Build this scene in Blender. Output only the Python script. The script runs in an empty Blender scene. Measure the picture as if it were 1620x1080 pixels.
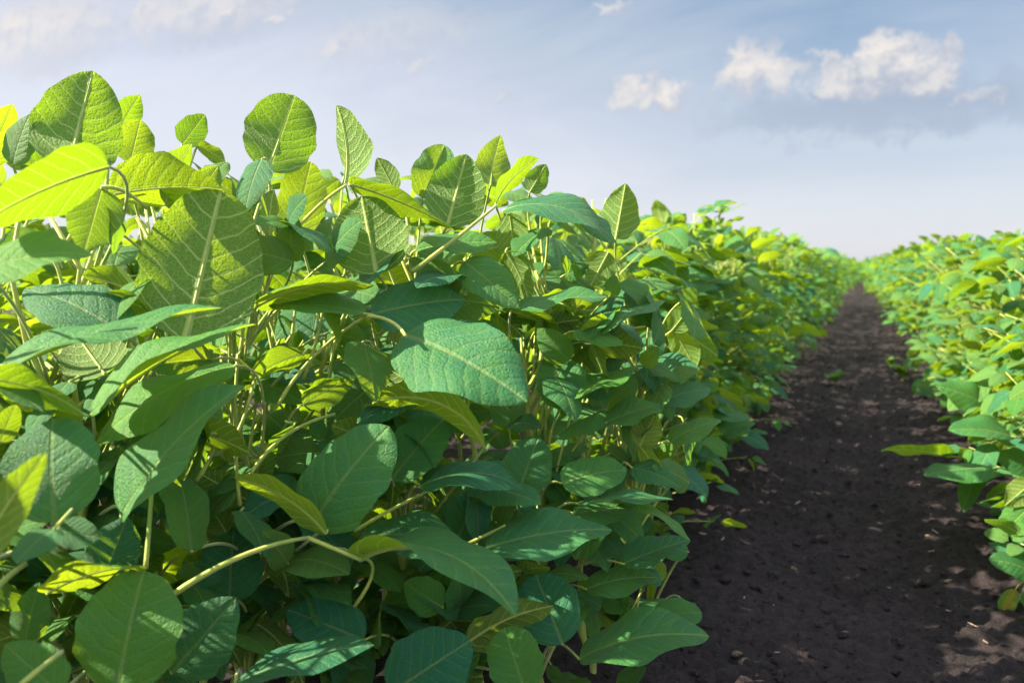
import bpy, math, random
import numpy as np
from mathutils import Matrix, Vector

S = bpy.context.scene
C = S.collection
R = math.radians
rng = random.Random(7)

# ------------------------------------------------------------------ camera
CAM = np.array([0.0, 0.0, 0.50])
F = 1260.0                                   # focal length in photo pixels (1620 wide)
PSI, THE = R(23.56), R(5.35)                 # turned left of the row direction, tipped down
RIGHT = np.array([math.cos(PSI), math.sin(PSI), 0])
FWD = np.array([-math.sin(PSI)*math.cos(THE), math.cos(PSI)*math.cos(THE), -math.sin(THE)])
UP = np.cross(RIGHT, FWD)
cd = bpy.data.cameras.new('camera'); cam = bpy.data.objects.new('camera', cd); C.objects.link(cam)
cam.location = CAM
cam.rotation_euler = (R(90)-THE, 0, PSI)
cd.lens = 28.0; cd.sensor_width = 36.0
cd.clip_start = 0.02; cd.clip_end = 2000
cd.dof.use_dof = True; cd.dof.focus_distance = 0.76; cd.dof.aperture_fstop = 7.5
S.camera = cam

# ------------------------------------------------------------------ view, sun
S.view_settings.view_transform = 'Standard'; S.view_settings.look = 'None'
S.view_settings.exposure = 2.25; S.view_settings.gamma = 1.0
SUN_AZ, SUN_EL = R(118), R(36)                # azimuth measured left of +Y
sun_dir = Vector((-math.sin(SUN_AZ)*math.cos(SUN_EL), math.cos(SUN_AZ)*math.cos(SUN_EL), math.sin(SUN_EL)))
sd = bpy.data.lights.new('sun', 'SUN'); so = bpy.data.objects.new('sun', sd); C.objects.link(so)
sd.energy = 5.0; sd.angle = R(0.55); sd.color = (1.0, 0.84, 0.57)
so.rotation_euler = sun_dir.to_track_quat('Z', 'Y').to_euler()

# ------------------------------------------------------------------ node helper
class NT:
    def __init__(self, tree): self.t = tree; self.n = tree.nodes; self.l = tree.links
    def node(self, kind, **kw):
        x = self.n.new(kind)
        for k, v in kw.items(): setattr(x, k, v)
        return x
    def put(self, sock, v):
        if v is None: return
        if isinstance(v, bpy.types.NodeSocket): self.l.new(v, sock)
        else: sock.default_value = v
    def m(self, op, a, b=None, c=None, clamp=False):
        x = self.node('ShaderNodeMath', operation=op, use_clamp=clamp)
        self.put(x.inputs[0], a); self.put(x.inputs[1], b); self.put(x.inputs[2], c)
        return x.outputs[0]
    def ss(self, v, a, b):
        x = self.node('ShaderNodeMapRange', interpolation_type='SMOOTHSTEP')
        self.put(x.inputs[0], v); self.put(x.inputs[1], a); self.put(x.inputs[2], b)
        return x.outputs[0]
    def mix(self, f, a, b, bt='MIX'):
        x = self.node('ShaderNodeMix', data_type='RGBA', blend_type=bt)
        self.put(x.inputs[0], f); self.put(x.inputs[6], a); self.put(x.inputs[7], b)
        return x.outputs[2]
    def noise(self, vec, scale, detail=3, rough=0.55, dist=0.0):
        x = self.node('ShaderNodeTexNoise')
        self.put(x.inputs['Vector'], vec); self.put(x.inputs['Scale'], scale)
        x.inputs['Detail'].default_value = detail; x.inputs['Roughness'].default_value = rough
        x.inputs['Distortion'].default_value = dist
        return x.outputs['Fac']
    def comb(self, a, b, c=0.0):
        x = self.node('ShaderNodeCombineXYZ')
        for i, v in enumerate((a, b, c)): self.put(x.inputs[i], v)
        return x.outputs[0]
    def sep(self, v):
        x = self.node('ShaderNodeSeparateXYZ'); self.put(x.inputs[0], v); return x.outputs

def srgb(r, g, b, k=1.0):
    f = lambda c: ((c/255+0.055)/1.055)**2.4 if c > 10 else c/255/12.92
    return (f(r)*k, f(g)*k, f(b)*k, 1)

# ------------------------------------------------------------------ world: Nishita sky, veil of high haze, clouds by direction
W = bpy.data.worlds.new("World"); S.world = W; W.use_nodes = True
w = NT(W.node_tree); w.n.clear()
BG = 0.15
sky = w.node('ShaderNodeTexSky', sky_type='NISHITA')
sky.sun_disc = False; sky.sun_elevation = SUN_EL; sky.sun_rotation = -SUN_AZ
sky.air_density = 1.0; sky.dust_density = 1.2; sky.ozone_density = 1.5
tc = w.node('ShaderNodeTexCoord')
x, y, z = w.sep(tc.outputs['Generated'])
yy = w.m('MAXIMUM', y, 0.05)
gx = w.m('DIVIDE', x, yy); gz = w.m('DIVIDE', z, yy)        # direction as slopes about the row direction
front = w.ss(y, 0.05, 0.3)
K = 0.96/BG/2**2.25
ramp = w.node('ShaderNodeValToRGB'); cr = ramp.color_ramp
cr.elements[0].position = 0.0; cr.elements[0].color = srgb(221, 222, 231)
cr.elements[1].position = 1.0; cr.elements[1].color = srgb(70, 118, 172)
for p, c in ((0.10, srgb(205, 209, 221)), (0.20, srgb(187, 197, 211)), (0.31, srgb(142, 166, 193)), (0.50, srgb(88, 134, 182))):
    e = cr.elements.new(p); e.color = c
# paler towards the sun (left), streaky
p0 = w.comb(gx, w.m('MULTIPLY', gz, 3.2), 0.3)
st = w.noise(p0, 2.2, 5, 0.6, 0.6)
lft = w.ss(x, 0.05, -0.85)
el = w.m('ADD', z, w.m('MULTIPLY', w.m('SUBTRACT', st, 0.5), 0.27))
el = w.m('SUBTRACT', el, w.m('MULTIPLY', lft, 0.19))
w.put(ramp.inputs[0], el)
veil = w.mix(1.0, ramp.outputs[0], (K, K, K, 1), 'MULTIPLY')
# overhead and behind the camera: unseen broken bright cloud, added as fill light
hz = w.noise(tc.outputs['Generated'], 2.6, 6, 0.6, 0.3)
hc = w.m('MULTIPLY', w.ss(hz, 0.37, 0.53), w.m('MAXIMUM', w.ss(z, 0.38, 0.62), w.m('MULTIPLY', w.ss(y, 0.0, -0.35), w.ss(z, -0.02, 0.08))))
KC = 2.4/BG/2**2.25
col = w.mix(0.95, sky.outputs[0], veil)
col = w.mix(w.m('MULTIPLY', hc, 0.95), col, (KC, KC*.985, KC*.96, 1))
def dirslope(px, py):
    d = FWD + RIGHT*(px-810)/F - UP*(py-540)/F
    return d[0]/d[1], d[2]/d[1]
# cumulus puffs: (photo px, py, half width, half height, strength)
puffs = [(1195,114,48,27,.95),(1165,106,24,28,.95),(1236,122,24,18,.75),(1308,110,20,20,.85),(1340,130,46,20,.7),(1402,90,36,30,1.0),(1428,104,26,28,.9),
         (1375,120,34,24,.8),(1488,102,22,26,1.0),(1474,126,26,18,.65),(1010,142,22,18,.85),(998,152,30,18,.7),(1058,152,27,22,.95),(1035,164,34,16,.7),
         (970,10,14,12,.6),(532,74,28,18,.5),(655,104,18,14,.35),(685,106,16,12,.3),(795,160,18,12,.3),(365,22,28,20,.65),(445,28,26,16,.6),(235,18,40,24,.6),
         (25,45,60,34,.8),(160,45,34,30,.5),(1548,150,22,14,.35),(90,20,60,26,.4),(70,60,190,80,.6),(330,20,210,55,.5),(620,60,160,40,.25)]
pv = w.comb(w.m('MULTIPLY', gx, 1.0), w.m('MULTIPLY', gz, 1.3), 0.0)
n1 = w.noise(pv, 24.0, 6, 0.62)
n2 = w.noise(w.comb(gx, gz, 5.0), 28.0, 5, 0.6)
wx = w.m('ADD', gx, w.m('MULTIPLY', w.m('SUBTRACT', n1, 0.5), 0.11))
wz = w.m('ADD', gz, w.m('MULTIPLY', w.m('SUBTRACT', n2, 0.5), 0.085))
dens = None; lit = None
for (px, py, a, b, s) in puffs:
    cx, cz = dirslope(px, py); sc = 1/F*1.12
    dx = w.m('DIVIDE', w.m('SUBTRACT', wx, cx), a*sc); dz = w.m('DIVIDE', w.m('SUBTRACT', wz, cz), b*sc)
    d2 = w.m('ADD', w.m('MULTIPLY', dx, dx), w.m('MULTIPLY', dz, dz))
    v = w.m('MULTIPLY', w.ss(d2, 1.75, 0.05), s)
    dens = v if dens is None else w.m('MAXIMUM', dens, v)
    li = w.m('MULTIPLY', v, w.ss(w.m('ADD', dz, w.m('MULTIPLY', dx, -0.25)), -0.9, 0.45))
    lit = li if lit is None else w.m('MAXIMUM', lit, li)
lit = w.m('MULTIPLY', lit, w.ss(w.m('ADD', n2, w.m('MULTIPLY', n1, 0.4)), 0.42, 0.78))
dens = w.m('MULTIPLY', dens, front); lit = w.m('MULTIPLY', lit, front)
# grey-blue flat shade band under the big bank
bx, bz = dirslope(1400, 172)
bd = w.m('ADD', w.m('POWER', w.m('DIVIDE', w.m('SUBTRACT', wx, bx), 0.20), 2.0), w.m('POWER', w.m('DIVIDE', w.m('SUBTRACT', wz, bz), 0.034), 2.0))
band = w.m('MULTIPLY', w.m('MULTIPLY', w.ss(bd, 1.5, 0.0), front), 0.45)
col = w.mix(band, col, srgb(158, 172, 198, K))
col = w.mix(w.m('MULTIPLY', dens, 0.6, clamp=True), col, srgb(200, 200, 211, K))
col = w.mix(w.m('MULTIPLY', lit, 0.9, clamp=True), col, srgb(255, 248, 240, K))
bg = w.node('ShaderNodeBackground'); w.put(bg.inputs[0], col); bg.inputs[1].default_value = BG
w.l.new(bg.outputs[0], w.node('ShaderNodeOutputWorld').inputs[0])

# ------------------------------------------------------------------ small helpers
def tag(o, label=None, cat=None, group=None, kind=None):
    if label: o['label'] = label
    if cat: o['category'] = cat
    if group: o['group'] = group
    if kind: o['kind'] = kind
    return o
def P(px, py, d): return CAM + d*(FWD + RIGHT*(px-810)/F - UP*(py-540)/F)
def proj(p):
    q = np.asarray(p)-CAM; d = q @ FWD
    if d < 0.02: return None
    return 810+F*(q@RIGHT)/d, 540-F*(q@UP)/d, d
def mesh_of(name, V, Fc, mats, uv=None, mi=None, smooth=True):
    me = bpy.data.meshes.new(name)
    V = np.asarray(V, dtype=np.float32)
    me.from_pydata(V.tolist() if len(V) < 4000 else V, [], Fc if isinstance(Fc, list) else Fc.tolist())
    for m in mats: me.materials.append(m)
    if uv is not None:
        l = me.uv_layers.new(name='UVMap')
        vi = np.empty(len(me.loops), dtype=np.int32); me.loops.foreach_get('vertex_index', vi)
        l.data.foreach_set('uv', np.asarray(uv, dtype=np.float32)[vi].ravel())
    if mi is not None: me.polygons.foreach_set('material_index', np.asarray(mi, dtype=np.int32))
    if smooth: me.polygons.foreach_set('use_smooth', np.ones(len(me.polygons), dtype=bool))
    me.update()
    return me
def link(name, me, parent=None, mat=None):
    o = bpy.data.objects.new(name, me); C.objects.link(o)
    if parent is not None: o.parent = parent
    if mat is not None: o.matrix_local = mat
    return o
def tube(pts, rad, n=6):
    pts = np.asarray(pts, float); k = len(pts)
    rad = np.broadcast_to(np.asarray(rad, float), (k,)) if np.ndim(rad) == 0 else np.asarray(rad, float)
    tg = np.gradient(pts, axis=0); tg /= np.linalg.norm(tg, axis=1, keepdims=True)+1e-9
    ref = np.array([0.31, 0.17, 0.93]) if abs(tg.mean(0)[2]) < 0.8*np.linalg.norm(tg.mean(0)) else np.array([0.9, 0.3, 0.1])
    a = np.cross(tg, ref); a /= np.linalg.norm(a, axis=1, keepdims=True); b = np.cross(tg, a)
    th = np.arange(n)*2*math.pi/n
    V = (pts[:, None, :] + rad[:, None, None]*(np.cos(th)[None, :, None]*a[:, None, :] + np.sin(th)[None, :, None]*b[:, None, :])).reshape(-1, 3)
    Fc = [(i*n+j, i*n+(j+1) % n, (i+1)*n+(j+1) % n, (i+1)*n+j) for i in range(k-1) for j in range(n)]
    Fc += [tuple(range(n))[::-1], tuple(range((k-1)*n, k*n))]
    return V, Fc
def bez(p0, p1, p2, n=9):
    t = np.linspace(0, 1, n)[:, None]
    return (1-t)**2*np.asarray(p0) + 2*t*(1-t)*np.asarray(p1) + t*t*np.asarray(p2)
class Bag:                                    # gathers pieces that belong to ONE mesh
    def __init__(s): s.V = []; s.F = []; s.U = []; s.M = []; s.n = 0
    def add(s, V, Fc, uv=None, mi=0):
        V = np.asarray(V, float); s.V.append(V); s.F += [tuple(i+s.n for i in f) for f in Fc]
        s.U.append(np.zeros((len(V), 2)) if uv is None else np.asarray(uv)); s.M += [mi]*len(Fc); s.n += len(V)
    def mesh(s, name, mats, smooth=True): return mesh_of(name, np.concatenate(s.V), s.F, mats, np.concatenate(s.U), s.M, smooth)
def vnoise(X, Y, seed=0):
    X = np.asarray(X, float); Y = np.asarray(Y, float)
    xi = np.floor(X).astype(np.int64); yi = np.floor(Y).astype(np.int64); fx = X-xi; fy = Y-yi
    def h(a, b):
        n = (a*374761393 + b*668265263 + seed*1442695041) & 0xffffffff
        n = ((n ^ (n >> 13))*1274126177) & 0xffffffff
        return ((n ^ (n >> 16)) & 0xffff)/65535.0
    u = fx*fx*(3-2*fx); v = fy*fy*(3-2*fy)
    return (h(xi, yi)*(1-u)+h(xi+1, yi)*u)*(1-v) + (h(xi, yi+1)*(1-u)+h(xi+1, yi+1)*u)*v - 0.5

# ------------------------------------------------------------------ materials
def mat(name):
    m = bpy.data.materials.new(name); m.use_nodes = True; t = NT(m.node_tree); t.n.clear()
    return m, t, t.node('ShaderNodeOutputMaterial')
def leaf_material(name, top, top2, under, trans, trans2, vein, tf=0.46, rough=0.50, spot=None):
    m, t, out = mat(name)
    uvn = t.node('ShaderNodeUVMap'); uvn.uv_map = 'UVMap'
    u, v, _ = t.sep(uvn.outputs[0])
    a = t.m('ABSOLUTE', t.m('MULTIPLY_ADD', v, 2.0, -1.0))
    info = t.node('ShaderNodeObjectInfo'); geo = t.node('ShaderNodeNewGeometry')
    rnd = t.m('FRACT', t.m('ADD', info.outputs['Random'], geo.outputs['Random Per Island']))
    # lateral veins leave the midrib and bend towards the tip
    tt = t.m('SUBTRACT', u, t.m('MULTIPLY', t.m('POWER', a, 1.2), 0.30))
    wob = t.noise(t.comb(u, v, t.m('MULTIPLY', rnd, 9.0)), 4.0, 2, 0.5)
    tt = t.m('ADD', tt, t.m('MULTIPLY', t.m('SUBTRACT', wob, 0.5), 0.11))
    s = t.m('PINGPONG', t.m('MULTIPLY', tt, 7.5), 0.5)
    s = t.m('SUBTRACT', 1.0, t.m('MULTIPLY', s, 2.0))              # 1 on a vein
    side = t.ss(s, 0.84, 0.99)
    mid = t.ss(t.m('MULTIPLY', a, t.m('MULTIPLY_ADD', u, 0.6, 0.7)), 0.060, 0.018)
    vor = t.node('ShaderNodeTexVoronoi', feature='DISTANCE_TO_EDGE')
    t.put(vor.inputs['Vector'], t.comb(t.m('MULTIPLY', u, 1.5), t.m('MULTIPLY', v, 1.0), rnd)); vor.inputs['Scale'].default_value = 27
    net = t.ss(vor.outputs['Distance'], 0.07, 0.0)
    veins = t.m('MAXIMUM', mid, t.m('MAXIMUM', t.m('MULTIPLY', side, 0.6), t.m('MULTIPLY', net, 0.34)))
    no = t.noise(t.comb(u, v, rnd), 5.0, 4, 0.6)
    tc = t.node('ShaderNodeTexCoord')
    fine = t.noise(tc.outputs['Object'], 900.0, 2, 0.6)
    base = t.mix(t.m('MULTIPLY_ADD', no, 1.1, t.m('MULTIPLY_ADD', rnd, 0.9, -0.5), clamp=True), top, top2)
    base = t.mix(t.m('MULTIPLY', veins, 0.32), base, vein)
    und = t.mix(t.m('MULTIPLY', veins, 1.35, clamp=True), under, tuple(min(1, q*1.25) for q in vein[:3])+(1,))
    base = t.mix(geo.outputs['Backfacing'], base, und)
    tr = t.mix(rnd, trans, trans2)
    tr = t.mix(t.m('MULTIPLY', t.m('MAXIMUM', mid, t.m('MULTIPLY', side, 0.6)), 0.45), tr, (0.42, 0.50, 0.10, 1))
    if spot:
        k = t.ss(t.m('ADD', no, t.m('MULTIPLY', t.m('SUBTRACT', a, 0.5), 0.35)), 0.42, 0.58)
        base = t.mix(k, base, spot); tr = t.mix(k, tr, spot)
    # quilted relief: blistered between veins, fine grain
    hgt = t.m('ADD', t.m('MULTIPLY', t.ss(s, 1.0, 0.45), 0.55), t.m('MULTIPLY', t.ss(vor.outputs['Distance'], 0.0, 0.35), 0.35))
    hgt = t.m('SUBTRACT', hgt, t.m('MULTIPLY', mid, 1.2))
    hgt = t.m('ADD', hgt, t.m('ADD', t.m('MULTIPLY', fine, 0.35), t.m('MULTIPLY', t.noise(t.comb(u, v, rnd), 30.0, 4, 0.7), 2.0)))
    bp = t.node('ShaderNodeBump'); bp.inputs['Strength'].default_value = 0.62; bp.inputs['Distance'].default_value = 0.0014
    t.put(bp.inputs['Height'], hgt)
    pr = t.node('ShaderNodeBsdfPrincipled')
    t.put(pr.inputs['Base Color'], base); t.put(pr.inputs['Normal'], bp.outputs[0])
    t.put(pr.inputs['Roughness'], t.m('MULTIPLY_ADD', no, 0.22, rough-0.1)); pr.inputs['Specular IOR Level'].default_value = 0.32
    pr.inputs['Sheen Weight'].default_value = 0.05; pr.inputs['Sheen Roughness'].default_value = 0.45
    tl = t.node('ShaderNodeBsdfTranslucent'); t.put(tl.inputs['Color'], tr); t.put(tl.inputs['Normal'], bp.outputs[0])
    mx = t.node('ShaderNodeMixShader'); mx.inputs[0].default_value = tf
    t.l.new(pr.outputs[0], mx.inputs[1]); t.l.new(tl.outputs[0], mx.inputs[2]); t.l.new(mx.outputs[0], out.inputs[0])
    return m
M_leaf = leaf_material('soybean_leaf', (0.003, 0.122, 0.078, 1), (0.046, 0.192, 0.026, 1), (0.058, 0.160, 0.025, 1),
                       (0.16, 0.34, 0.006, 1), (0.33, 0.47, 0.010, 1), (0.30, 0.40, 0.15, 1))
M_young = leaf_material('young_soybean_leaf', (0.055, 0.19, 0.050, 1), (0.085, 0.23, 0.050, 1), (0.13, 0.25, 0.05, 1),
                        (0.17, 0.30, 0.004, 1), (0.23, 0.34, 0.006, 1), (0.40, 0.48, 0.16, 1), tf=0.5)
M_yellow = leaf_material('yellowing_leaf', (0.20, 0.22, 0.02, 1), (0.26, 0.23, 0.02, 1), (0.25, 0.23, 0.03, 1),
                         (0.32, 0.32, 0.02, 1), (0.36, 0.29, 0.02, 1), (0.45, 0.45, 0.12, 1), spot=(0.10, 0.24, 0.03, 1))
def stem_material(name, c1, c2):
    m, t, out = mat(name)
    tc = t.node('ShaderNodeTexCoord')
    n = t.noise(tc.outputs['Object'], 40, 4, 0.6); f = t.noise(tc.outputs['Object'], 900, 2, 0.7)
    pr = t.node('ShaderNodeBsdfPrincipled'); t.put(pr.inputs['Base Color'], t.mix(t.ss(n, 0.35, 0.65), c1, c2))
    pr.inputs['Roughness'].default_value = 0.6; pr.inputs['Sheen Weight'].default_value = 0.5
    bp = t.node('ShaderNodeBump'); bp.inputs['Strength'].default_value = 0.5; bp.inputs['Distance'].default_value = 0.001
    t.put(bp.inputs['Height'], f); t.put(pr.inputs['Normal'], bp.outputs[0])
    tl = t.node('ShaderNodeBsdfTranslucent'); tl.inputs[0].default_value = c2
    mx = t.node('ShaderNodeMixShader'); mx.inputs[0].default_value = 0.18
    t.l.new(pr.outputs[0], mx.inputs[1]); t.l.new(tl.outputs[0], mx.inputs[2]); t.l.new(mx.outputs[0], out.inputs[0])
    return m
M_stem = stem_material('soybean_stem', (0.20, 0.32, 0.045, 1), (0.36, 0.42, 0.07, 1))
M_straw = stem_material('dry_straw', (0.20, 0.14, 0.10, 1), (0.42, 0.32, 0.25, 1))
def soil_material():
    m, t, out = mat('dark_soil')
    tc = t.node('ShaderNodeTexCoord'); o = tc.outputs['Object']
    big = t.noise(o, 3.0, 4, 0.6); md = t.noise(o, 75, 5, 0.7); fi = t.noise(o, 230, 4, 0.75)
    c = t.mix(t.ss(t.m('ADD', t.m('MULTIPLY', big, 0.5), t.m('MULTIPLY', md, 0.6)), 0.35, 0.75), (0.0090, 0.0074, 0.0104, 1), (0.033, 0.026, 0.035, 1))
    c = t.mix(t.m('MULTIPLY', t.ss(fi, 0.59, 0.72), 0.6), c, (0.15, 0.115, 0.12, 1))
    bp = t.node('ShaderNodeBump'); bp.inputs['Strength'].default_value = 0.9; bp.inputs['Distance'].default_value = 0.011
    t.put(bp.inputs['Height'], t.m('ADD', md, t.m('MULTIPLY', fi, 0.6)))
    pr = t.node('ShaderNodeBsdfPrincipled'); t.put(pr.inputs['Base Color'], c); pr.inputs['Roughness'].default_value = 0.9
    pr.inputs['Specular IOR Level'].default_value = 0.25; t.put(pr.inputs['Normal'], bp.outputs[0])
    t.l.new(pr.outputs[0], out.inputs[0])
    return m
M_soil = soil_material()
def plain(name, c, r=0.6):
    m, t, out = mat(name); tc = t.node('ShaderNodeTexCoord'); n = t.noise(tc.outputs['Object'], 300, 3)
    pr = t.node('ShaderNodeBsdfPrincipled'); t.put(pr.inputs['Base Color'], t.mix(n, c, tuple(q*0.6 for q in c[:3])+(1,)))
    pr.inputs['Roughness'].default_value = r; t.l.new(pr.outputs[0], out.inputs[0]); return m
M_insect = plain('insect_brown', (0.06, 0.04, 0.03, 1))

# ------------------------------------------------------------------ ground: one sheet to the horizon, fine where the path is
def grow(a, b, n, k): # n steps from a to b, growing geometrically by k
    s = np.cumsum(k**np.arange(n)); return a+(b-a)*s/s[-1]
xs = np.concatenate([-grow(0.8, 600, 46, 1.16)[::-1], np.arange(-0.8, 0.95, 0.0075), grow(0.95, 600, 46, 1.16)])
ys = np.concatenate([-grow(-0.3, 600, 30, 1.25)[::-1], np.arange(-0.3, 0.75, 0.03), np.arange(0.75, 2.6, 0.0075), grow(2.6, 12, 260, 1.012), grow(12, 900, 60, 1.10)])
XX, YY = np.meshgrid(xs, ys)
near = np.clip(1.2-np.hypot(XX/3, (YY-1)/8)*0.5, 0.15, 1)
def soil_h(X, Y):
    h = 0.020*vnoise(X*3.1, Y*2.3, 1) + 0.018*vnoise(X*9, Y*9, 2)
    g1 = vnoise(X*24, Y*24, 3); g2 = vnoise(X*52, Y*52, 4); g3 = vnoise(X*110, Y*110, 5)
    h += 0.014*np.maximum(g1, 0) + 0.016*np.abs(g2) + 0.013*g3
    return h - 0.03*np.exp(-((X-0.0)/0.22)**2)
ZZ = soil_h(XX, YY)*near
ny, nx = XX.shape
idx = np.arange(ny*nx).reshape(ny, nx)
quads = np.stack([idx[:-1, :-1], idx[:-1, 1:], idx[1:, 1:], idx[1:, :-1]], -1).reshape(-1, 4)
go = link('ground', mesh_of('ground', np.stack([XX, YY, ZZ], -1).reshape(-1, 3), quads, [M_soil])); tag(go, 'dark bare crumbly soil of the field path', 'soil', kind='structure')

# ------------------------------------------------------------------ leaf blade
def blade(L=1.0, Wd=0.65, nu=14, nv=4, fold=0.2, curl=0.4, droop=0.15, wave=0.05, quilt=0.012, pa=0.47, pb=0.85, seed=0, twist=0.0):
    """blade along +Y from the origin, upper side +Z; chord length L, full width Wd"""
    r = random.Random(seed)
    u = np.linspace(0, 1, nu+1); u = 0.5*u + 0.5*(0.5-0.5*np.cos(math.pi*u))
    pk = pa/(pa+pb); wf = (u**pa)*(np.maximum(1-u, 0)**pb)/((pk**pa)*((1-pk)**pb))*Wd/2
    wf = wf*(1+.03*np.sin(u*17+seed)+.025*np.sin(u*29+seed*2.3))
    ang = curl*(0.35-u)*1.6                                     # rises, then bends down
    du = np.diff(u); cy = np.concatenate([[0], np.cumsum(np.cos(0.5*(ang[1:]+ang[:-1]))*du)]); cz = np.concatenate([[0], np.cumsum(np.sin(0.5*(ang[1:]+ang[:-1]))*du)])
    th = math.atan2(cz[-1], cy[-1]); k = L/math.hypot(cy[-1], cz[-1])
    cy, cz = k*(cy*math.cos(th)+cz*math.sin(th)), k*(-cy*math.sin(th)+cz*math.cos(th)); ang = ang-th
    v = np.linspace(-1, 1, 2*nv+1)
    U, Vv = np.meshgrid(u, v, indexing='ij'); A = np.abs(Vv); Wf = wf[:, None]
    x = Vv*Wf*math.cos(fold)
    ph1, ph2 = r.uniform(0, 6), r.uniform(0, 6)
    zz = A*Wf*math.sin(fold) - droop*A*A*Wf + wave*Wd*A**2*np.where(Vv > 0, np.sin(U*9+ph1), np.sin(U*8+ph2))*np.sin(math.pi*U)
    AW = (wf/wf.max())[:, None]; s = np.abs(((U-0.30*(A*AW)**1.2+.02*np.sin(U*11+ph1)+.03*np.sign(Vv))*7.5 % 1.0)-0.5)*2                 # 1 on a vein
    zz = zz + quilt*L*(1-s**2)*np.sin(math.pi*np.clip(A, 0, 1))*(U > 0.02)*(U < 0.98)
    tw = twist*(U-0.3); x, zz = x*np.cos(tw)-zz*np.sin(tw), x*np.sin(tw)+zz*np.cos(tw)
    Y = cy[:, None]-zz*np.sin(ang)[:, None]; Z = cz[:, None]+zz*np.cos(ang)[:, None]
    V = np.stack([x, Y, Z], -1).reshape(-1, 3); nvv = 2*nv+1
    Fc = [(i*nvv+j, i*nvv+j+1, (i+1)*nvv+j+1, (i+1)*nvv+j) for i in range(nu) for j in range(2*nv)]
    uv = np.stack([U, Vv*AW*0.5+0.5], -1).reshape(-1, 2)
    return V, Fc, uv
def frame(o, yax, zax):
    y = np.asarray(yax, float); y = y/np.linalg.norm(y); zz = np.asarray(zax, float); zz = zz-y*(zz@y); zz /= np.linalg.norm(zz)+1e-9
    xx = np.cross(y, zz); return Matrix(((xx[0], y[0], zz[0], o[0]), (xx[1], y[1], zz[1], o[1]), (xx[2], y[2], zz[2], o[2]), (0, 0, 0, 1)))

# ------------------------------------------------------------------ HERO LEAFLETS of the nearest plants
def dl(px): return float(np.interp(px, [-150, 0, 300, 600, 900, 1100], [.50, .53, .61, .69, .78, .87]))
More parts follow.
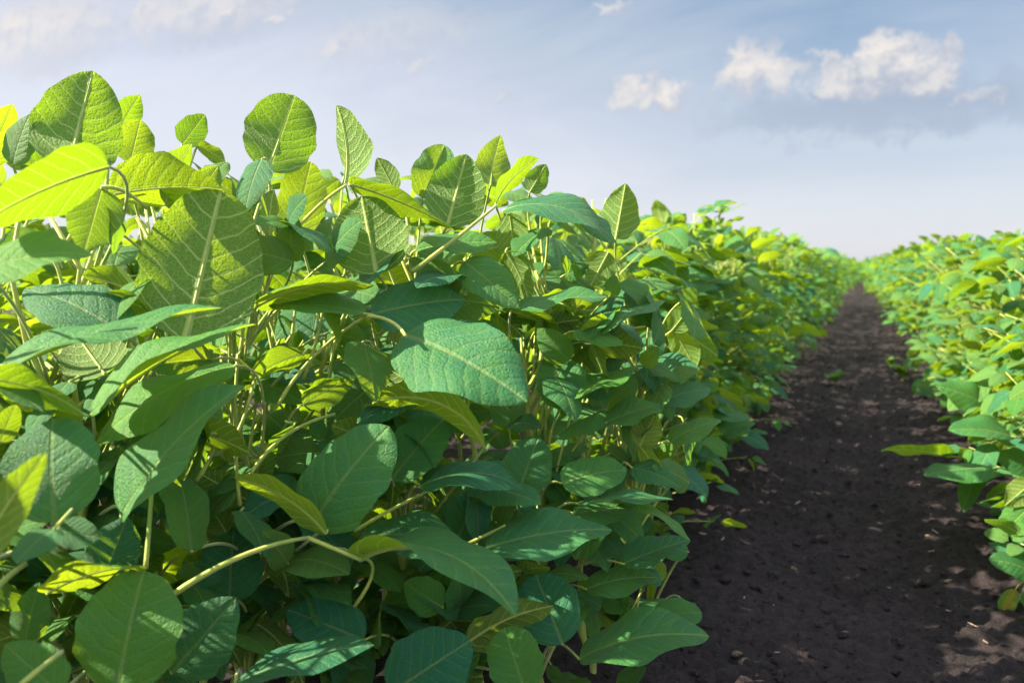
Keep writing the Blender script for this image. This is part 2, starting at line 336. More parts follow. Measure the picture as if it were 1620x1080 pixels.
# base px,py  tip px,py  apparent width px, face (t upper / u under), extra depth at base, at tip (cm), material, options
HERO = [
 (108,266,147,112,140,'u',10,14,'l',dict(fold=.35,pb=.62)), (186,216,222,150,46,'u',26,27,'l',{}), (205,258,222,190,62,'u',20,20,'l',dict(pb=.6)),
 (288,228,324,181,46,'u',26,26,'l',dict(fold=.1)), (312,232,358,260,24,'u',24,24,'l',{}), (424,270,466,151,112,'u',12,14,'l',dict(pb=.5,fold=.12)),
 (546,292,532,167,58,'u',10,12,'l',dict(fold=.6)), (172,264,-30,352,92,'u',-3,-9,'y',dict(fold=.15)), (160,298,132,402,84,'u',2,2,'y',{}),
 (262,324,303,228,46,'u',7,9,'y',{}), (176,308,352,300,84,'u',6,6,'l',dict(fold=.4)), (293,538,350,300,192,'u',0,5,'l',dict(fold=.22,pb=.55,curl=.3,wave=.05)),
 (306,318,345,262,52,'u',14,16,'l',{}), (414,252,388,338,48,'t',9,10,'l',dict(fold=.1)), (428,380,434,300,32,'u',6,8,'y',{}),
 (468,372,492,256,76,'u',14,15,'y',dict(pb=.55)), (205,300,275,262,30,'t',12,14,'l',{}), (168,308,178,402,28,'t',4,5,'l',{}),
 (-30,432,148,404,70,'t',-8,-7,'l',dict(tilt=62)), (198,532,38,458,92,'t',3,5,'l',dict(tilt=40)), (228,470,130,436,46,'u',6,7,'l',{}),
 (242,497,158,468,28,'u',3,3,'y',{}), (0,582,352,487,40,'t',-7,-3,'l',dict(fold=.25)), (166,592,112,516,100,'u',4,8,'l',{}),
 (145,655,406,513,40,'t',-5,-2,'l',dict(fold=.3)), (372,578,152,702,56,'t',1,0,'l',dict(fold=.15)), (-40,598,133,656,46,'u',-6,-5,'l',{}),
 (-20,612,68,652,26,'t',-5,-4,'l',{}), (192,818,386,610,80,'t',-8,-6,'l',dict(fold=.3)), (88,826,84,662,168,'t',-7,-5,'l',dict(pb=.5,fold=.1,tilt=15)),
 (-50,905,73,716,70,'u',-14,-13,'y',dict(tilt=20)), (86,836,26,892,80,'t',-9,-9,'l',dict(tilt=50)), (92,838,160,850,52,'t',-7,-7,'l',{}),
 (166,908,202,816,108,'t',-2,0,'l',{}), (74,938,232,896,30,'u',-4,-5,'l',{}), (186,1096,228,902,190,'t',-8,-6,'l',dict(pb=.5,fold=.12,tilt=15)),
 (272,1064,374,944,112,'t',-4,-3,'l',dict(fold=.15)), (95,1096,8,1018,84,'t',-6,-5,'l',{}), (40,1014,62,920,58,'t',0,1,'l',{}),
 (364,950,372,828,126,'t',6,8,'l',dict(tilt=10)), (302,872,274,728,66,'t',-1,2,'l',{}), (516,843,370,755,38,'u',-4,-4,'l',{}),
 (492,834,616,674,126,'t',-5,-3,'l',dict(fold=.12,pb=.6,tilt=25)), (620,758,702,662,80,'t',1,3,'l',dict(pb=.5)), (768,708,588,638,48,'u',-3,-1,'y',dict(curl=1.0)),
 (640,530,834,636,134,'t',-6,-12,'l',dict(fold=.22,tilt=38,pb=.7)), (588,498,736,474,84,'t',1,4,'l',dict(tilt=35)), (402,486,592,452,34,'u',0,1,'y',{}),
 (576,496,424,484,32,'t',1,2,'l',{}), (596,434,572,310,132,'u',3,6,'l',dict(pb=.6,fold=.15)), (552,290,716,360,34,'u',4,3,'l',{}),
 (625,304,596,250,38,'u',14,14,'l',{}), (668,314,704,230,70,'t',12,14,'l',dict(fold=.35)), (708,358,738,244,96,'u',8,10,'l',{}),
 (776,294,792,214,58,'u',10,12,'l',{}), (784,322,853,251,28,'u',6,8,'y',{}), (838,304,864,260,38,'u',12,12,'l',{}),
 (798,332,976,386,40,'t',2,3,'l',dict(curl=.8)), (658,396,787,384,42,'t',3,4,'l',{}), (806,338,812,424,50,'u',6,6,'l',{}),
 (862,362,812,406,34,'t',5,4,'l',{}), (734,414,822,488,66,'t',1,2,'l',dict(tilt=20)), (800,398,836,478,46,'u',3,3,'l',{}),
 (814,488,962,470,24,'t',-2,-2,'l',{}), (974,378,990,290,70,'u',10,10,'l',dict(fold=.4)), (868,310,970,386,46,'t',7,6,'l',{}),
 (962,400,934,452,58,'u',8,7,'l',{}), (904,632,1013,579,28,'t',0,4,'l',{}), (908,524,986,546,28,'t',2,2,'l',{}),
 (906,642,868,558,84,'t',5,7,'l',{}), (664,770,828,776,44,'t',-2,0,'l',dict(curl=.8)), (724,850,764,768,112,'t',4,6,'l',{}),
 (768,868,968,838,70,'t',-5,-4,'l',dict(fold=.15)), (908,812,1010,806,36,'t',0,2,'l',{}), (914,796,1066,790,14,'t',-3,-3,'l',{}),
 (1008,790,1093,856,20,'t',-4,-6,'l',{}), (988,892,1092,854,46,'t',-3,-3,'l',{}), (716,858,568,850,70,'t',1,1,'l',{}),
 (570,884,816,976,66,'t',-8,-12,'l',dict(curl=.9,fold=.25)), (928,932,1042,914,48,'t',0,0,'l',{}), (738,1018,876,958,58,'u',-3,-2,'y',{}),
 (890,1018,848,908,108,'t',-3,1,'l',dict(pb=.5)), (916,1042,1122,1006,68,'t',-8,-9,'l',dict(fold=.15)), (832,1096,798,992,118,'t',-7,-5,'l',dict(pb=.5)),
 (616,1096,744,1012,120,'t',-6,-5,'l',dict(pb=.6)), (1028,980,1110,968,52,'t',-2,-2,'l',dict(pb=.5)), (372,1080,592,1020,48,'t',-9,-8,'l',{}),
 (576,1012,454,964,88,'t',2,3,'l',{}), (888,764,992,742,62,'t',0,2,'l',{}), (820,780,852,690,80,'t',6,8,'l',{}), (1040,640,1124,616,40,'t',6,8,'l',{}),
 (1060,700,1140,664,36,'t',4,5,'l',{}), (960,668,1050,640,38,'t',3,5,'l',{}), (0,700,26,640,40,'u',2,2,'y',{}), (480,640,560,600,44,'u',4,4,'y',{}),
 (640,600,580,560,50,'u',8,8,'l',{}), (480,560,395,600,40,'u',3,3,'l',{}), (700,960,640,920,60,'t',3,3,'l',{}), (1000,740,1075,770,40,'t',3,3,'l',{}),
 (-20,260,20,165,60,'u',16,16,'l',{}), (20,260,48,180,44,'t',14,14,'l',{}), (60,260,100,215,50,'u',20,20,'l',{}), (900,570,850,520,50,'t',6,6,'l',{}),
]
SUNLIT = {(640,530),(0,582),(145,655),(372,578),(192,818),(546,292),(414,252),(168,308),(198,532),(708,358),(668,314),(814,488),(908,524),(904,632),(862,362),
 (1008,790),(908,812),(914,796),(798,332),(372,1080),(658,396),(402,486),(664,770),(768,708),(516,843),(738,1018),(480,640),(640,600),(172,264),(160,298),(468,372),(293,538),(108,266),(916,1042),(888,764),(272,1064)}
SUNV = np.array(sun_dir)
SUNPTS = np.array([P(h[0]*(1-k)+h[2]*k, h[1]*(1-k)+h[3]*k, dl((h[0]+h[2])/2)+(h[6]+h[7])/200) for h in HERO if (h[0], h[1]) in SUNLIT for k in (.3, .65)])
def shades(p, rad=.034):
    q = np.asarray(p)-SUNPTS; al = q @ SUNV; dd = np.linalg.norm(q-al[:, None]*SUNV, axis=1)
    return bool(np.any((al > .02) & (dd < rad)))
# stems of the nearest plants: foot x, foot y, height
HP = []
for k_, px_ in enumerate((-170, -20, 110, 250, 390, 520, 640, 750, 850, 930, 1000)):
    q_ = P(px_, 760, dl(px_)+.12+.05*(k_ % 2))
    dq = math.hypot(q_[0], q_[1]); top = P(px_, np.interp(px_, [-170, 0, 300, 600, 860, 1000], [330, 330, 350, 380, 430, 560]), dl(px_)+.12+.05*(k_ % 2))
    HP.append((float(q_[0]), float(q_[1]), float(top[2])))
hero_plants = []
for (hx, hy, hh) in HP:
    e = bpy.data.objects.new('soybean_plant', None); C.objects.link(e); e.location = (hx, hy, 0); e.empty_display_size = 0.05
    r = random.Random(int(hx*1000+hy*7777))
    pts = np.array([[0.012*math.sin(k*1.3+r.random()), 0.012*math.cos(k*1.7+r.random()), -0.02+(hh+.02)*k/12] for k in range(13)])
    V, Fc = tube(pts, np.linspace(.0042, .0018, 13), 8)
    link('stem', mesh_of('stem', V, Fc, [M_stem]), e)
    hero_plants.append(dict(o=e, x=hx, y=hy, h=hh, pts=pts))
def stem_at(hp, zz):
    q = hp['pts']; return np.array([hp['x']+np.interp(zz, q[:, 2], q[:, 0]), hp['y']+np.interp(zz, q[:, 2], q[:, 1]), zz])
def hero_leaf(i, bx, by, tx, ty, wp, face, db, dt, mk, op, hp=None, d0=None, lf=None):
    d = d0 if d0 else dl((bx+tx)/2)
    if face == 't' and ty > by+15 and not d0 and (bx, by) != (640, 530): dt -= 2.5
    d1, d2 = d+db/100, d+dt/100
    B = P(bx, by, d1); T = P(tx, ty, d2); a = T-B; L = np.linalg.norm(a); a = a/L
    c = CAM-(B+T)/2; c = c-a*(c@a); c /= np.linalg.norm(c)
    up = np.cross(a, c); up = up if up[2] >= 0 else -up
    wr = wp*(d1+d2)/2/F
    t = R(op['tilt']) if 'tilt' in op else math.acos(min(1.0, wr/(0.66*L)))
    t = min(t, R(78))
    nrm = math.cos(t)*c + math.sin(t)*up if face == 't' else -math.cos(t)*c + math.sin(t)*up
    if (bx, by) == (640, 530): nrm = nrm + .45*SUNV
    Wd = min(wr/max(math.cos(t), .22), .86*L)
    r = random.Random(i*31+5)
    V, Fc, uv = blade(L, Wd, 26, 8, op.get('fold', r.uniform(.08, .25)), op.get('curl', r.uniform(.15, .5)), r.uniform(.05, .25), op.get('wave', r.uniform(.04, .09)),
                      .006, .47, op.get('pb', r.uniform(.68, .85)), i, r.uniform(-.25, .25))
    if hp is None: hp = min(hero_plants, key=lambda q: math.hypot(q['x']-B[0], q['y']-B[1]) + (0.0 if q['h'] > B[2]-.2 else 1))
    if lf is not None: off = np.array([hp['x'], hp['y'], 0])
    zs = min(max(B[2]-r.uniform(.06, .16), .04), hp['h']-.02)
    s = stem_at(hp, zs); off = np.array([hp['x'], hp['y'], 0])
    mid = B*0.72+s*0.28 - a*0.02 + np.array([0, 0, .03]) + FWD*.06
    if lf is None: V2, F2 = tube(bez(s, mid, B, 12)-off, np.linspace(.0017, .0011, 12), 6)
    if lf is None: lf = link('leaf', mesh_of('leaf', V2, F2, [M_stem]), hp['o'])
    M = {'l': M_leaf, 'y': M_young, 'w': M_yellow}[mk]
    mr = V.reshape(27, 17, 3)[:24, 8].copy(); mr[:, 2] -= .0009*(L/.1)
    V3, F3 = tube(mr, np.linspace(.0011, .0003, 24)*(L/.1), 5); bg_ = Bag(); bg_.add(V, Fc, uv, 0); bg_.add(V3, F3, None, 1)
    o = link('leaflet', bg_.mesh('leaflet', [M, M_stem]), lf, frame(B-off, a, nrm))
    return o, hp
for i, h in enumerate(HERO): hero_leaf(i, *h)
r = random.Random(77)
for i in range(330):                                              # leaves of three filling in just behind
    bx, by = r.uniform(-60, 1090), r.uniform(230, 1110)
    if by < np.interp(bx, [0, 170, 480, 860, 1080], [330, 330, 350, 380, 440]): continue
    a0 = r.choice([r.uniform(-70, 40), r.uniform(-70, 40), r.uniform(40, 110), r.uniform(110, 230)]); ln = r.uniform(62, 122)*(1.0 if bx < 800 else .82)
    dd = r.uniform(3, 13); lf = None; hp = None; young = r.random() < .17; face = 't' if r.random() < .7 else 'u'
    for q in (0, 1, -1):
        a = R(a0+q*r.uniform(55, 85)); l2 = ln*(1 if q == 0 else .88)*r.uniform(.9, 1.05)
        tx, ty = bx+l2*math.cos(a), by-l2*math.sin(a)*.8+r.uniform(0, 35)
        if tx > np.interp(ty, [400, 560, 800, 1080], [1120, 1120, 1085, 1000]): continue
        if shades(P((bx+tx)/2, (by+ty)/2, dl((bx+tx)/2)+dd/100)): continue
        o, hp = hero_leaf(300+i*3+q, bx, by, tx, ty, l2*r.uniform(.3, .66), face, dd, dd+r.uniform(-4, 3), 'y' if young else 'l', {}, hp=hp, lf=lf); lf = o.parent
# petioles that read clearly in the photograph
PET = [((455,378,8),(505,325,8),(548,293,8)), ((652,430,2),(720,378,2),(785,325,4)), ((268,944,-5),(380,880,-6),(487,850,-6)), ((487,850,-6),(530,868,-7),(572,886,-8)),
       ((560,500,0),(610,505,-2),(642,531,-6)), ((-10,935,-10),(15,910,-10),(42,890,-10)), ((25,1090,-10),(60,1060,-10),(98,1030,-9)), 
       ((330,720,5),(372,690,4),(402,600,5)), ((390,760,2),(450,690,4),(530,655,5)), ((560,840,2),(620,805,2),(690,770,3)),
       ((690,880,3),(760,850,1),(800,830,0)), ((230,900,-4),(236,830,-3),(240,770,-2)), ((310,760,4),(345,680,5),(350,560,6)), ((380,800,6),(372,690,7),(376,560,8)),
       ((440,640,4),(500,560,5),(580,500,5)), ((480,600,9),(500,540,9),(512,480,9)), ((520,610,9),(530,540,9),(548,490,9)), ((455,590,8),(462,530,9),(470,470,9)),
       ((150,300,4),(190,300,4),(232,330,5)), ((560,960,2),(590,900,2),(560,880,2))]
for k, pl in enumerate(PET):
    q = [P(x0, y0, dl(x0)+dd/100) for (x0, y0, dd) in pl]
    c = 2*q[1]-0.5*(q[0]+q[2])
    hp = min(hero_plants, key=lambda g: math.hypot(g['x']-q[0][0], g['y']-q[0][1]))
    V, Fc = tube(bez(q[0], c, q[2], 10)-np.array([hp['x'], hp['y'], 0]), np.linspace(.0024 if k in (1, 2) else .0017, .0014, 10), 7)
    link('petiole', mesh_of('petiole', V, Fc, [M_stem]), hp['o'])
HL = ['soybean plant at the left frame edge with bright green blurred leaf tips', 'soybean plant at bottom left with a big dark rounded leaf',
      'soybean plant with the tall striped leaf underside against the sky', 'soybean plant with the largest backlit leaf, left of its pale long blades',
      'soybean plant with a round lobed leaf standing alone on the skyline', 'soybean plant with the broad teal leaf and arching pale leaf below it',
      'soybean plant with a narrow folded upright leaf on the skyline', 'soybean plant with the pale silvery leaf pointing right in sharp focus',
      'soybean plant with a small bright oval leaf topping the middle skyline', 'low soybean plant whose pointed pale leaf reaches over the soil path',
      'soybean plant with a dark squarish leaf at the sloping skyline']
for hp, lb in zip(hero_plants, HL): tag(hp['o'], lb, 'soybean plant', 'soybean plants nearest the camera')

# ------------------------------------------------------------------ generic soybean plants
LIB_HI = []; LIB_LO = []
for i in range(10):
    r = random.Random(100+i)
    par = dict(fold=r.uniform(.05, .3), curl=r.uniform(.2, .9), droop=r.uniform(.05, .3), wave=r.uniform(.03, .09), quilt=.005, pb=r.uniform(.6, .88), seed=i, twist=r.uniform(-.4, .4))
    ar = r.uniform(.56, .72)
    V, Fc, uv = blade(1, ar, 14, 5, **par); LIB_HI.append([mesh_of('leaflet', V, Fc, [m], uv) for m in (M_leaf, M_young)])
    LIB_LO.append((blade(1, ar, 5, 2, **par), blade(1, ar, 3, 1, **par)))
def plant_spec(seed, H=.64, nodes=21, spread=1.0, yf=.12):
    """stem points and leaves: (petiole points, [(frame matrix, size, blade index, young)])"""
    r = random.Random(seed); k = 11
    pts = np.array([[0.015*math.sin(q*.9+seed), .015*math.cos(q*1.1+seed*2), -.02+(H-.03)*q/(k-1)] for q in range(k)])
    leaves = []; az = r.uniform(0, 6.28)
    for n in range(nodes):
        f = (n+.5)/nodes; z0 = .05+(H-.13)*f; az += math.pi+r.uniform(-.8, .8)
        s = np.array([np.interp(z0, pts[:, 2], pts[:, 0]), np.interp(z0, pts[:, 2], pts[:, 1]), z0])
        lp = spread*r.uniform(.10, .21)*(1.05-.45*abs(f-.45)); elv = R(r.uniform(18, 62)) if f < .8 else R(r.uniform(45, 80))
        if f < .25: elv = R(r.uniform(5, 40))
        dirh = np.array([math.cos(az), math.sin(az), 0]); e = s+lp*(dirh*math.cos(elv)+np.array([0, 0, math.sin(elv)]))
        e[2] = min(e[2], H-r.uniform(.0, .05))
        mid = (s+e)/2+np.array([0, 0, .015])
        lv = []; size = r.uniform(.058, .090)*(1.0 if f < .85 else .75); pitch = R(r.uniform(-50, 20)) if f < .8 else R(r.uniform(-35, 60))
        yng = (f > .68 and r.random() < .6) or r.random() < yf  # young leaves at the top; yf is raised to imitate sunlight on right-row plants
        for q in (-1, 0, 1):
            a2 = az+q*R(r.uniform(65, 95)); p2 = pitch+R(r.uniform(-22, 22))
            d = np.array([math.cos(a2)*math.cos(p2), math.sin(a2)*math.cos(p2), math.sin(p2)])
            nr = np.array([r.gauss(-.25, .5), r.gauss(.0, .5), 1.0])
            st = e+d*.008 + (dirh*.018 if q == 0 else 0)
            lv.append((frame(st, d, nr), size*r.uniform(.85, 1.08)*(1.1 if q == 0 else .92), r.randrange(10), yng))
        leaves.append((bez(s, mid, e, 7), lv))
    return pts, leaves
def ok(p, sky=True):
    """keep the fill behind the near leaves and under the canopy line"""
    if shades(p): return False
    q = proj(p)
    if q is None: return True
    px, py, d = q
    if d < .42 and -500 < px < 2100: return False
    if -300 < px < 1130 and -200 < py < 1300 and d < 1.2 and d < dl(px)+.06: return False
    if sky and d < 2.2 and px < 1100:
        if py < np.interp(px, [-300, 0, 170, 300, 480, 700, 860, 950, 1050, 1150], [200, 215, 235, 240, 272, 280, 300, 335, 350, 375]): return False
    return True
def near_plant(x, y, seed, H):
    pts, leaves = plant_spec(seed, H)
    e = bpy.data.objects.new('soybean_plant', None); C.objects.link(e); e.location = (x, y, 0); e.empty_display_size = .05
    V, Fc = tube(pts, np.linspace(.0042, .0016, len(pts)), 7); link('stem', mesh_of('stem', V, Fc, [M_stem]), e)
    off = np.array([x, y, 0])
    for pp, lv in leaves:
        good = [l for l in lv if ok(off+np.array(l[0] @ Vector((0, l[1]*.55, 0)))) and ok(off+np.array(l[0].translation)) and ok(off+np.array(l[0] @ Vector((0, l[1], 0))))]
        if not good: continue
        V, Fc = tube(pp, np.linspace(.002, .0011, len(pp)), 5); lf = link('leaf', mesh_of('leaf', V, Fc, [M_stem]), e)
        for (mt, s, bi, yg) in good: link('leaflet', LIB_HI[bi][1 if yg else 0], lf, mt @ Matrix.Scale(s, 4))
    return e
def bag_plant(seed, H, lod, nodes=17, spread=1.0, sc=1.0, yf=.12):
    pts, leaves = plant_spec(seed, H, nodes, spread, yf); b = Bag()
    b.add(*tube(pts[::2], np.linspace(.004, .0016, len(pts[::2])), 4), mi=2)
    for pp, lv in leaves:
        if lod == 0: b.add(*tube(pp[::3], .0015, 3), mi=2)
        for (mt, s, bi, yg) in lv:
            V, Fc, uv = LIB_LO[bi][lod]; m3 = np.array(mt)
            b.add((V*s*sc) @ m3[:3, :3].T + m3[:3, 3], Fc, uv, 1 if yg else 0)
    return b
MATS3 = [M_leaf, M_young, M_stem]
def leaf_bag(pp, lv):
    b = Bag(); b.add(*tube(pp[::2], .0015, 4), mi=2)
    for (mt, s, bi, yg) in lv:
        V, Fc, uv = LIB_LO[bi][0]; m3 = np.array(mt); b.add((V*s) @ m3[:3, :3].T + m3[:3, 3], Fc, uv, 1 if yg else 0)
    return b.mesh('leaf', MATS3)
MID = []
for i in range(10):                                               # mid-distance kinds: stem and each leaf a part
    pts, leaves = plant_spec(500+i, .655, 29, 1.28, .12 if i < 6 else .45)  # later kinds, right row: extra yellow young leaves stand in for sunlight
    V, Fc = tube(pts, np.linspace(.0042, .0016, len(pts)), 6)
    MID.append((mesh_of('stem', V, Fc, [M_stem]), [leaf_bag(*l) for l in leaves]))
FARM = [bag_plant(700+i, .655, 0, 26, 1.25, 1.0, .16 if i < 6 else .42).mesh('soybean_plant', MATS3) for i in range(11)]  # right-row variants: sunlit yellow put in as a larger share of young leaves
def mid_plant(x, y, rz, k, sc):
    e = bpy.data.objects.new('soybean_plant', None); C.objects.link(e); e.location = (x, y, 0); e.rotation_euler = (0, 0, rz); e.scale = sc; e.empty_display_size = .05
    link('stem', MID[k][0], e)
    for me in MID[k][1]: link('leaf', me, e)
    return e
def far_plant(x, y, rz, k, sc):
    o = link('soybean_plant', FARM[k]); o.location = (x, y, 0); o.rotation_euler = (0, 0, rz); o.scale = sc; return o
count = 0
LR = [-.52, -1.20, -1.80, -2.4, -3.0, -3.6, -4.2, -5.0, -6.0, -7.2, -8.4]
RR = [.49, 1.20, 1.80, 2.4, 3.0, 3.6, 4.2, 5.0, 6.0, 7.2, 8.4]
occupied = {}
def row(xc, y0, y1, step, mk):
    global count
    yv = y0; r = random.Random(int(xc*100)+int(y0*10))
    while yv < y1:
        mk(xc+r.uniform(-.06, .06), yv+r.uniform(-.03, .03), r); yv += step*r.uniform(.9, 1.1); count += 1
def S3(r, a=.93, b=1.06): s = r.uniform(a, b); return (s*r.uniform(.94, 1.06), s*r.uniform(.94, 1.06), s)
def mk_near(label, group):
    def f(x, y, r): tag(near_plant(x, y, r.randrange(10**6), r.uniform(.6, .67)), label, 'soybean plant', group)
    return f
def mk_mid(label, group):
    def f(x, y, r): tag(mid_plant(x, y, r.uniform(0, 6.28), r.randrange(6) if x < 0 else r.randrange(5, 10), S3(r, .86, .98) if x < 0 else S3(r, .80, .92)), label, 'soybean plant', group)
    return f
def mk_low(label, group):
    def f(x, y, r): tag(mid_plant(x, y, r.uniform(0, 6.28), r.randrange(6) if x < 0 else r.randrange(5, 10), S3(r, .50, .64)), label, 'soybean plant', group)
    return f
def mk_far(label, group):
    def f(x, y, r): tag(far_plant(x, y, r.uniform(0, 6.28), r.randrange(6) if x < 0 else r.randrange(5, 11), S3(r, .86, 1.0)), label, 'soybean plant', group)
    return f
row(-.60, -.35, 1.1, .075, mk_near('leafy soybean plant packed in the left row behind the sharp front leaves', 'soybean plants filling the left row'))
row(-.46, 1.1, 2.3, .08, mk_near('leafy soybean plant of the left row just past the sharp front leaves', 'soybean plants filling the left row'))
row(-1.15, .0, 2.2, .14, mk_near('soybean plant of the next row showing only small upright leaves on the skyline', 'soybean plants in the row behind the left row'))
row(-.36, 1.3, 2.7, .11, mk_low('low leafy soybean plant at the foot of the left row, spilling over the soil', 'low soybean plants at the foot of the left row'))
row(-.47, 2.3, 5.0, .105, mk_mid('bushy soybean plant halfway along the left row beside the path', 'soybean plants halfway along the left row'))
row(-.46, 5.0, 11.0, .13, mk_far('small blurred soybean plant far along the left row', 'distant soybean plants of the left row'))
row(-1.2, 2.2, 6.0, .17, mk_far('soybean plant top showing above the middle of the left row', 'soybean plant tops behind the left row'))
row(.47, 1.2, 4.2, .10, mk_mid('sunlit blurred soybean plant in the near part of the right row', 'sunlit soybean plants of the right row'))
row(.44, 4.2, 11.0, .13, mk_far('small pale sunlit soybean plant far along the right row', 'distant soybean plants of the right row'))
row(.38, 1.35, 2.7, .09, mk_low('low sunlit soybean plant leaning into the path at the right frame edge', 'soybean plants at the front of the right row'))
row(1.2, 2.8, 7.0, .16, mk_far('soybean plant top showing over the right row against the sky', 'soybean plant tops behind the right row'))

# everything else in the field reads as one green mass
def far_mass():
    var = []
    for i in range(6):
        for lod, nodes, sc in ((1, 22, .98), (1, 15, 1.38)):
            b = bag_plant(900+i, .655, lod, nodes, 1.25, sc); fa = [f for f in b.F if len(f) == 4]; mi = [m for f, m in zip(b.F, b.M) if len(f) == 4]
            var.append((np.concatenate(b.V), np.array(fa), np.concatenate(b.U), np.array(mi)))
    r = random.Random(3); VV, FF, UU, MM = [], [], [], []; n = 0
    def put(x, y, k, s):
        nonlocal n
        V, Fc, U, mi = var[k]; a = r.uniform(0, 6.28); c, sn = math.cos(a), math.sin(a)
        Q = np.stack([V[:, 0]*c-V[:, 1]*sn, V[:, 0]*sn+V[:, 1]*c, V[:, 2]], -1)*s; Q = Q+np.array([x, y, 0])
        VV.append(Q); FF.append(Fc+n); UU.append(U); MM.append(mi); n += len(Q)
    for xc in LR+RR:
        left = xc < 0; first = abs(xc) < .7; second = abs(xc) < 1.3
        y0 = (11.0 if first else (6.0 if left else 7.0) if second else (.2 if left else 3.0))
        y = y0
        while y < 95:
            near_ = y < 14
            put(xc*(float(np.interp(y, [11, 26], [.92, .5])) if first else 1)+r.uniform(-.06, .06), y, 2*r.randrange(6)+(0 if near_ else 1), r.uniform(.94, 1.06)*(.93 if left and not first and y < 12 else 1))
            y += (.19 if near_ else .30 if y < 40 else .55)*(1.0 if abs(xc) < 3.1 else 1.5)
    me = mesh_of('soybean_canopy', np.concatenate(VV), np.concatenate(FF), MATS3, np.concatenate(UU), np.concatenate(MM))
    o = link('soybean_canopy', me); tag(o, 'green mass of further soybean rows filling the field to the horizon', 'crop', kind='stuff')
far_mass()

# ------------------------------------------------------------------ right foreground plants
def right_plant(x, y, label, leaves, h):
    e = bpy.data.objects.new('soybean_plant', None); C.objects.link(e); e.location = (x, y, 0); e.empty_display_size = .05
    pts = np.array([[.01*math.sin(k), .01*math.cos(k), -.02+(h+.02)*k/8] for k in range(9)])
    link('stem', mesh_of('stem', *tube(pts, np.linspace(.004, .002, 9), 7), [M_stem]), e)
    hp = dict(o=e, x=x, y=y, h=h, pts=pts)
    for i, (lf, d) in enumerate(leaves):
        o, _ = hero_leaf(900+i+int(y*100), *lf, hp=hp, d0=d)
        if lf[8] == 'w': tag(o, 'yellowing hanging leaflet with green centre')
    tag(e, label, 'soybean plant', 'soybean plants at the front of the right row')
right_plant(.42, 1.62, 'soybean plant at the right frame edge with a leaf hanging straight down', [
    ((1572,702,1524,810,40,'t',0,0,'l',dict(tilt=30)),1.45), ((1500,722,1394,712,18,'u',0,-4,'l',dict(tilt=76)),1.5), ((1570,740,1462,752,34,'t',0,-2,'l',{}),1.42),
    ((1560,640,1480,610,46,'t',0,0,'l',{}),1.5), ((1600,690,1500,680,40,'t',0,0,'l',{}),1.46), ((1640,740,1570,720,46,'t',0,0,'l',{}),1.44), ((1560,600,1500,650,40,'t',0,0,'y',{}),1.52)], .42)
right_plant(.40, 1.30, 'low soybean plant at lower right bearing one yellow leaf above the soil', [
    ((1636,905,1564,884,40,'t',0,0,'l',{}),1.2), ((1606,932,1582,992,26,'t',0,0,'w',dict(tilt=30,pb=.85,fold=.35)),1.2), ((1618,935,1660,960,40,'t',0,0,'l',{}),1.2),
    ((1630,800,1580,850,46,'t',0,0,'l',{}),1.28), ((1640,760,1590,800,40,'u',0,0,'y',{}),1.28)], .28)

# ------------------------------------------------------------------ weeds on the path
def gpoint(px, py):
    d = FWD+RIGHT*(px-810)/F-UP*(py-540)/F; t = -CAM[2]/d[2]; return CAM+d*t
def weed(px, py, n, s, label, seed):
    g = gpoint(px, py); r = random.Random(seed)
    e = bpy.data.objects.new('weed_seedling', None); C.objects.link(e); e.location = (g[0], g[1], -.01); e.empty_display_size = .03
    link('stem', mesh_of('stem', *tube([[0, 0, -.01], [0, 0, s*.3], [.002, .002, s*.55]], .0014, 5), [M_stem]), e)
    for k in range(n):
        a = k*2.4+r.random(); p = R(r.uniform(10, 55)); d = np.array([math.cos(a)*math.cos(p), math.sin(a)*math.cos(p), math.sin(p)])
        link('leaf', LIB_HI[k % 10][1], e, frame((0, 0, s*.55*(.3+.7*k/n)), d, (0, 0, 1)) @ Matrix.Scale(s*r.uniform(.6, 1.0), 4))
    tag(e, label, 'weed', 'weeds growing on the path')
weed(1320, 606, 7, .075, 'lone green weed seedling in the middle of the soil path', 1)
weed(1428, 598, 8, .08, 'leafy weed seedling at the foot of the right row, right of the lone one', 2)
weed(1408, 580, 6, .06, 'small weed seedling between the lone weed and the right row', 3)
weed(1462, 618, 7, .07, 'weed seedling tucked under leaves of the right row', 4)

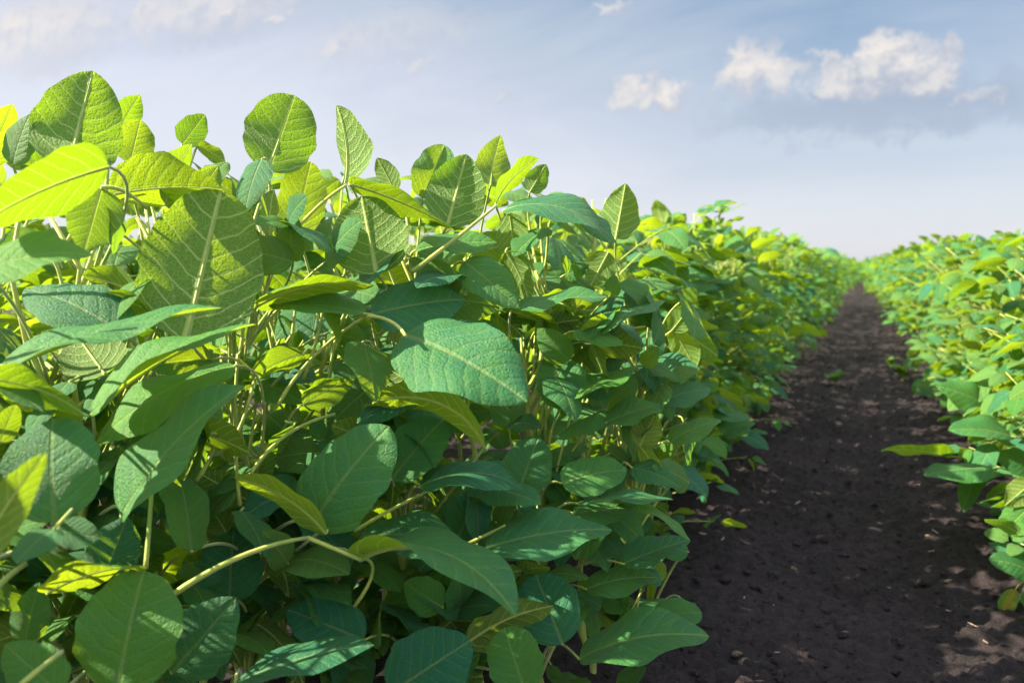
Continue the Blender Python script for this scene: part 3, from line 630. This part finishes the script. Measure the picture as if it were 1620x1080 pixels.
# ------------------------------------------------------------------ clods and dry straw on the soil
def clods():
    r = random.Random(11); b = Bag()
    ph = (1+5**.5)/2
    ico = np.array([(-1, ph, 0), (1, ph, 0), (-1, -ph, 0), (1, -ph, 0), (0, -1, ph), (0, 1, ph), (0, -1, -ph), (0, 1, -ph), (ph, 0, -1), (ph, 0, 1), (-ph, 0, -1), (-ph, 0, 1)])/1.9
    fc = [(0,11,5),(0,5,1),(0,1,7),(0,7,10),(0,10,11),(1,5,9),(5,11,4),(11,10,2),(10,7,6),(7,1,8),(3,9,4),(3,4,2),(3,2,6),(3,6,8),(3,8,9),(4,9,5),(2,4,11),(6,2,10),(8,6,7),(9,8,1)]
    for k in range(3400):
        y = .75+5.0*r.random()**1.7; x = r.gauss(.02, .26)
        s = .0022+.0065*r.random()**5
        V = ico*np.array([[r.uniform(.6, 1.25) for _ in range(1)] for _ in range(12)])*s*np.array([r.uniform(.8, 1.5), r.uniform(.8, 1.5), r.uniform(.5, .9)])
        b.add(V+np.array([x, y, float(soil_h(np.array(x), np.array(y)))+s*.35]), fc)
    tag(link('soil_clods', b.mesh('soil_clods', [M_soil], False)), 'loose dark soil crumbs scattered over the path', 'soil', kind='stuff')
clods()
straw = []
for i in range(5):
    r = random.Random(i); n = 5
    q = np.array([[.5-k/4, .06*math.sin(k+i), .04*math.sin(k*1.3+i)] for k in range(n)])
    straw.append(mesh_of('straw_piece', *tube(q, np.array([.05, .085, .09, .08, .03])*r.uniform(.7, 1.2), 5), [M_straw]))
r = random.Random(21)
fixed = [(1178,934),(1225,930),(1143,846),(1120,812),(1408,904),(1262,786),(1305,714),(1456,754),(1250,730),(1340,968),(1480,700),(1540,975),(1500,900),(1395,720),(1230,1010),(1468,838),(1340,860),(1560,1000)]
for k in range(64):
    if k < len(fixed): g = gpoint(*fixed[k])
    else: g = np.array([r.gauss(.08, .22), .8+3.5*r.random()**1.4, 0])
    o = link('straw_piece', straw[k % 5]); s = r.uniform(.008, .019)
    o.scale = (s, s, s*.8); o.rotation_euler = (r.uniform(-.2, .2), r.uniform(-.25, .25), r.uniform(0, 3.14))
    o.location = (g[0], g[1], float(soil_h(np.array(g[0]), np.array(g[1])))+.003)
    tag(o, 'short pale bit of dry straw lying on the dark soil', 'straw', 'dry straw bits on the path')

# ------------------------------------------------------------------ tiny insect over the row
e = bpy.data.objects.new('flying_insect', None); C.objects.link(e); e.location = P(1155, 349, 1.5); e.empty_display_size = .01
b = Bag(); b.add(*tube([[-.0045, 0, 0], [-.002, 0, 0], [.001, 0, 0], [.004, 0, 0], [.0055, 0, 0]], [.0006, .0014, .0012, .0016, .0008], 8)); link('body', b.mesh('body', [M_insect]), e)
for sg in (-1, 1):
    V, Fc, uv = blade(.006, .0026, 6, 2, 0, .1, 0, 0, 0, .5, .5); link('wing', mesh_of('wing', V, Fc, [M_insect], uv), e, frame((.0015, sg*.0012, .001), (-.3, sg, .35), (0, 0, 1)))
tag(e, 'tiny dark insect flying above the left row against the sky', 'insect')
